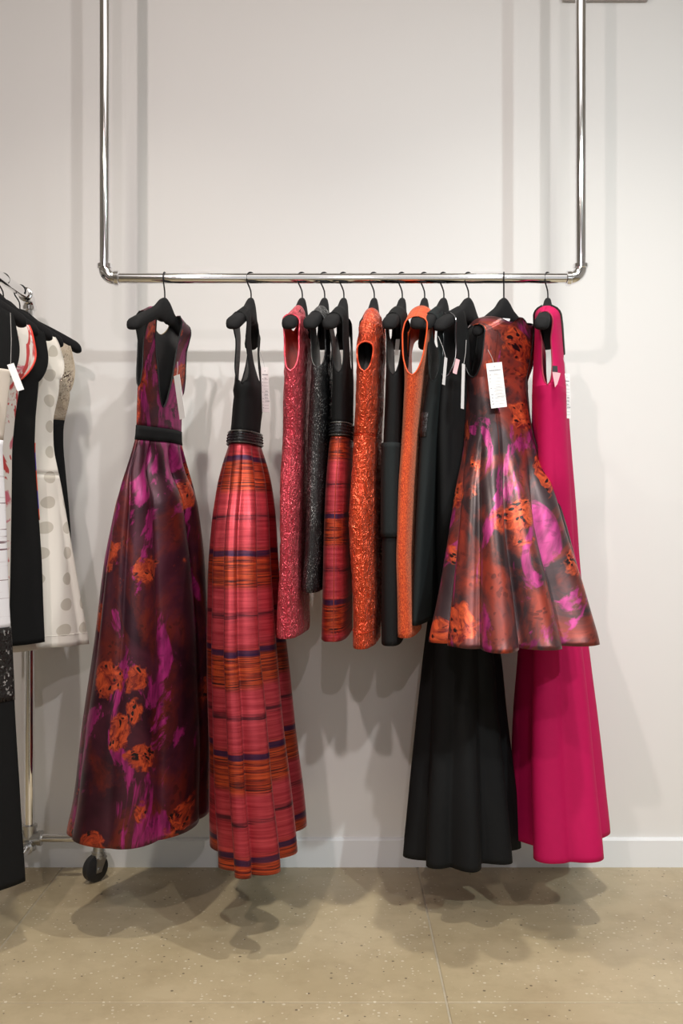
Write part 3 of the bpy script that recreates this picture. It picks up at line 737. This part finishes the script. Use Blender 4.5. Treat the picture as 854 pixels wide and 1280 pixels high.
g.seam('zip_fastener', 1, -1, .62, 404, 570, M['dark'], .0014)
g.seam('princess_seam', 1, 1, .52, 402, 570, M['floral_lit']); g.seam('princess_seam', 1, -1, .55, 402, 570, M['floral_lit'])
G11 = g
# 12 magenta gown
g = dress('evening_gown', 682, 685, 14, 40, [(384, 671, 705, .17), (420, 669, 704, .17), (450, 667, 706, .17), (480, 665, 709, .17), (540, 664, 713, .15), (600, 663, 718, .16, .02), (700, 659, 725, .17, .10), (800, 649, 734, .18, .11), (900, 642, 746, .19, .10), (1000, 638, 756, .21, .08), (1072, 637, 764, .23, .06)],
     'long magenta crepe gown, last on the rail, with a keyhole opening', 'black flocked hanger of the long magenta gown, last on the rail', cat='gown',
     zu=484, nf=440, nb=425, un=.075, us=.135, neck='v', Q=30, sz=414, folds=dict(n=5, z=[480, 560, 700, 1072], amp=[0, .008, .020, .040], sharp=1.5, ph=1.0), p=2.4, pb=2.1, seed=12., aw=.32, bow=-.012)
g.part('body', None, None, M['magenta'], M['maglin'])
for su in (1, -1): g.edge_tube('armhole_binding', 'arm', M['maglin'], .0022, su)
for which in ('front', 'back'):
    nt_ = g.edge_tube('neck_trim', which, M['beads'], .0055)
    nt_['label'] = 'black beaded neck trim'
G12 = g

# ------------------------------------------------------------ dresses on the rolling rack
def rack_dress(name, Y, phi, rows, label, hlabel, dx=0, **kw):
    pos = Vector((RX + dx, Y, ZB)); hanger(pos, phi, phi + 8, hlabel, .012); kw['bow'] = .012; kw.update(hug=.55, cap=-.022)
    return Garment(name, pos, phi, rows, label, 'dress', sz=F / Y, **kw)
g = rack_dress('shift_dress', 3.28, 60, [(415, -2, 82, .16), (470, -2, 82, .17), (487, -4, 89, .17), (505, -4, 86, .16), (530, 0, 80, .15), (560, 0, 80, .15), (640, -4, 86, .17), (700, -8, 90, .18), (780, -10, 92, .18)],
     'dress with a beige sequined top and black skirt, farthest on the rolling rack', 'black flocked hanger at the wall end of the rolling rack, its tip farthest right',
     zu=486, nf=450, nb=440, un=.085, us=.145, neck='scoop', Q=14, p=2.4, seed=21.)
g.part('bodice', None, 524, M['tweed'], M['ivlin'], label='beige sequined top'); g.part('skirt', 524, None, M['black'], M['blacklin'], label='black skirt')
for su in (1, -1): g.edge_tube('armhole_binding', 'arm', M['tweed'], .002, su)
g = rack_dress('flared_dress', 3.12, 44, [(405, -18, 72, .16), (440, -18, 70, .165), (466, -18, 75, .165), (490, -16, 73, .16), (520, -12, 66, .15), (560, -12, 67, .15), (600, -15, 75, .16), (640, -20, 82, .18), (700, -26, 93, .20), (760, -32, 103, .22), (812, -38, 112, .23)],
     'ivory jacquard dress with satin dots and a flared skirt on the rolling rack', 'black flocked hanger of the ivory dotted dress on the rolling rack',
     zu=470, nf=440, nb=425, un=.085, us=.150, neck='scoop', Q=24, p=2.4, folds=dict(n=8, z=[595, 640, 812], amp=[0, .006, .012], sharp=.8, ph=.6), seed=22.)
g.part('bodice', None, 592, M['dot'], M['ivlin']); sk = g.part('skirt', 592, None, M['dot'], M['ivlin'])
g.cord('waist_seam', 592, .0003, .0010, M['dot']); g.cord('hem_seam', 797, .0003, .0010, M['dot'])
for su in (1, -1): g.edge_tube('armhole_binding', 'arm', M['ivlin'], .0022, su)
g = rack_dress('shift_dress', 2.985, 40, [(396, -38, 50, .155), (440, -36, 47, .155), (470, -36, 49, .16), (520, -34, 44, .15), (560, -34, 43, .15), (600, -38, 46, .16), (700, -44, 52, .17), (808, -48, 57, .175)],
     'black sleeveless dress with a red and blue printed side strip on the rolling rack', 'black flocked hanger of the black side strip dress on the rolling rack', dx=.01,
     zu=472, nf=440, nb=425, un=.085, us=.150, neck='scoop', Q=16, p=2.4, seed=23.)
g.part('body', None, None, M['black'], M['blacklin'])
g.part('side_strip', 552, 650, M['bprint'], off=.003, quads=((1, -1), (-1, -1)), qr=(0, .16), label='red and blue printed side strip')
for su in (1, -1): g.edge_tube('armhole_binding', 'arm', M['black'], .002, su)
g = rack_dress('shift_dress', 2.90, 38, [(392, -50, 32, .15), (440, -50, 30, .15), (470, -50, 26, .15), (520, -50, 19, .15), (560, -50, 15, .15), (640, -50, 14, .16), (760, -50, 12, .16)],
     'white dress with red brush strokes, squeezed between two dark dresses on the rolling rack', 'black flocked hanger of the white brush stroke dress on the rolling rack', dx=-.005,
     zu=470, nf=420, nb=410, un=.075, us=.150, neck='scoop', Q=14, p=2.4, seed=24.)
g.part('body', None, None, M['pprint'], M['ivlin'])
for su in (1, -1): g.edge_tube('armhole_binding', 'arm', M['redlin'], .003, su)
g = rack_dress('evening_gown', 2.76, 40, [(388, -70, 12, .14), (440, -70, 10, .14), (462, -72, 14, .145), (500, -72, 9, .14), (560, -72, 2, .14), (640, -74, 7, .15), (700, -74, 10, .15), (790, -76, 13, .155), (880, -78, 18, .16), (960, -78, 22, .165), (1118, -80, 32, .17)],
     'long black skirted gown with a white printed top, nearest on the rolling rack', 'black flocked hanger of the long gown nearest on the rolling rack', dx=-.0,
     zu=466, nf=455, nb=430, un=.07, us=.135, neck='v', Q=16, p=2.4, seed=25.)
g.part('bodice', None, 462, M['black'], M['blacklin'], label='black straps'); g.part('bodice', 462, 548, M['ivory'], M['ivlin'], label='ivory bust panel')
g.part('bodice', 548, 790, M['lprint'], M['ivlin'], label='white hip panel printed with dark lines')
g.part('sequin_band', 788, 882, M['sequinrow'], off=.002, label='black sequined band'); g.part('skirt', 878, None, M['black'], M['blacklin'], label='black long skirt')
for su in (1, -1): g.edge_tube('armhole_binding', 'arm', M['black'], .002, su)

# ------------------------------------------------------------ price tags
def price_tag(px0, py0, px1, py1, Y, wpx, label, yaw=0., anchor=None, lines=True):
    """card hung from its top edge (px0, py0) to its bottom edge (px1, py1), wpx wide, at depth Y"""
    a, b = pxw(px0, py0, Y), pxw(px1, py1, Y); hgt = (b - a).length; wd = wpx * Y / F / max(.25, math.cos(R(yaw)))
    dn = (b - a).normalized(); rt = Vector((math.cos(R(yaw)), math.sin(R(yaw)), 0)); rt = (rt - dn * rt.dot(dn)).normalized(); nr = dn.cross(rt).normalized()
    if nr.y > 0: nr = -nr
    root = empty('price_tag', a, label, 'tag', 'white price tags')
    def P(x, y, z): return rt * (x * wd) + dn * (y * hgt) + nr * z
    def slab(mb, x0, x1, y0, y1, z0, z1):
        V = [P(x, y, z) for z in (z0, z1) for x, y in ((x0, y0), (x1, y0), (x1, y1), (x0, y1))]
        mb.add(V, [(0, 3, 2, 1), (4, 5, 6, 7), (0, 1, 5, 4), (1, 2, 6, 5), (2, 3, 7, 6), (3, 0, 4, 7)])
    mb = MB(); slab(mb, -.5, .5, 0, 1, 0, .0008); mb.build('card', M['paper'], root, smooth=False)
    if lines:
        rnd = random.Random(int(px0)); pr = MB(); e0, e1 = .0008, .0011
        slab(pr, -.035, .035, .075, .095, e0, e1)
        x = -.36
        while x < .34:
            wd_ = rnd.uniform(.035, .07); slab(pr, x, x + wd_, .155 + rnd.uniform(0, .004), .178, e0, e1); x += wd_ + .016
        for k, y in enumerate((.27, .345, .415, .485, .565, .635, .71, .78, .85, .915)):
            slab(pr, -.40, -.27 - .03 * (k % 3), y - .012, y, e0, e1) if k not in (3, 5) else None
            slab(pr, -.20, .40, y, y + .004, e0, e1)
        p_ = pr.build('print', M['ink'], root, smooth=False); p_['kind'] = 'stuff'
        hw = MB()
        for y, x0, n in ((.265, -.1, 4), (.555, -.05, 6), (.625, -.15, 7), (.70, -.1, 6), (.77, -.05, 8)):
            pts = [P(x0 + i * .035, y - .018 + .016 * math.sin(i * 2.3 + y * 40) , .0011) for i in range(n * 2)]
            hw.tube(pts, .0004, 4)
        h_ = hw.build('handwriting', M['ink'], root); h_['kind'] = 'stuff'
    if anchor:
        t = pxw(anchor[0], anchor[1], Y) if len(anchor) == 2 else pxw(*anchor); c = P(0, .03, .0004)
        d = t - a; MB().tube([d, d.lerp(c, .5) + Vector((.002, 0, 0)), c], .0007, 6).build('string', M['string'], root)
    return root
price_tag(617.5, 453.5, 624, 509.5, YB - .16, 20, 'white price tag hanging on the back of the short floral dress', 5, (610, 437))
price_tag(221, 469, 228.5, 523.5, YB - .17, 9, 'white price tag hanging at the right side of the long floral ball gown', -50, (222, 452), lines=False)
price_tag(331, 459, 332.5, 515, YB - .03, 9, 'white price tag behind the black bodice of the long striped gown', 25, (325, 440))
price_tag(708.5, 467, 709.5, 523, YB - .06, 9, 'white price tag at the right side of the magenta gown', 30, (702, 440))
price_tag(579.5, 455, 578, 511, YB - .20, 4.5, 'narrow edge-on price tag just left of the short floral dress', 60, (583, 425), lines=False)
price_tag(557.5, 447, 554.5, 481, YB - .20, 4, 'small edge-on price tag on the greenish black dress', 60, (548, 420), lines=False)
price_tag(13, 455, 26, 488, 2.66, 8, 'white price tag hanging among the dresses on the rolling rack', 20, (13, 391), lines=False)
# woven labels sewn into three dresses
def woven(par, name, pts, Y, m, label):
    V = [pxw(a, b, Y) - par.location for a, b in pts]; n = len(V); V += [q + Vector((0, .0012, 0)) for q in V]
    o = link(name, V, [tuple(range(n)), tuple(range(n, 2 * n))[::-1]] + [(k, (k + 1) % n, n + (k + 1) % n, n + k)[::-1] for k in range(n)], m, par, smooth=False); o['label'] = label
woven(G12.root, 'woven_label', [(690.5, 464), (701, 466.5), (697, 480), (694, 484)], YB - .178, M['pinklabel'], 'pale pink woven label')
woven(G12.root, 'label_tab', [(691, 457), (697, 457.5), (697.5, 465), (690.5, 464.5)], YB - .179, M['satinband'], 'black label tab')
woven(g10.root, 'woven_label', [(570, 448), (575, 450), (571, 468), (566, 466)], YB - .19, M['pinklabel'], 'pink woven label')
woven(g7.root, 'woven_label', [(495, 424), (500, 424), (498, 444), (493, 444)], YB - .10, M['ivlin'], 'pale woven label')
woven(G11.root, 'woven_label', [(623, 397), (638, 398.5), (637, 401.5), (624, 400)], YB - .02, M['paper'], 'white woven label')
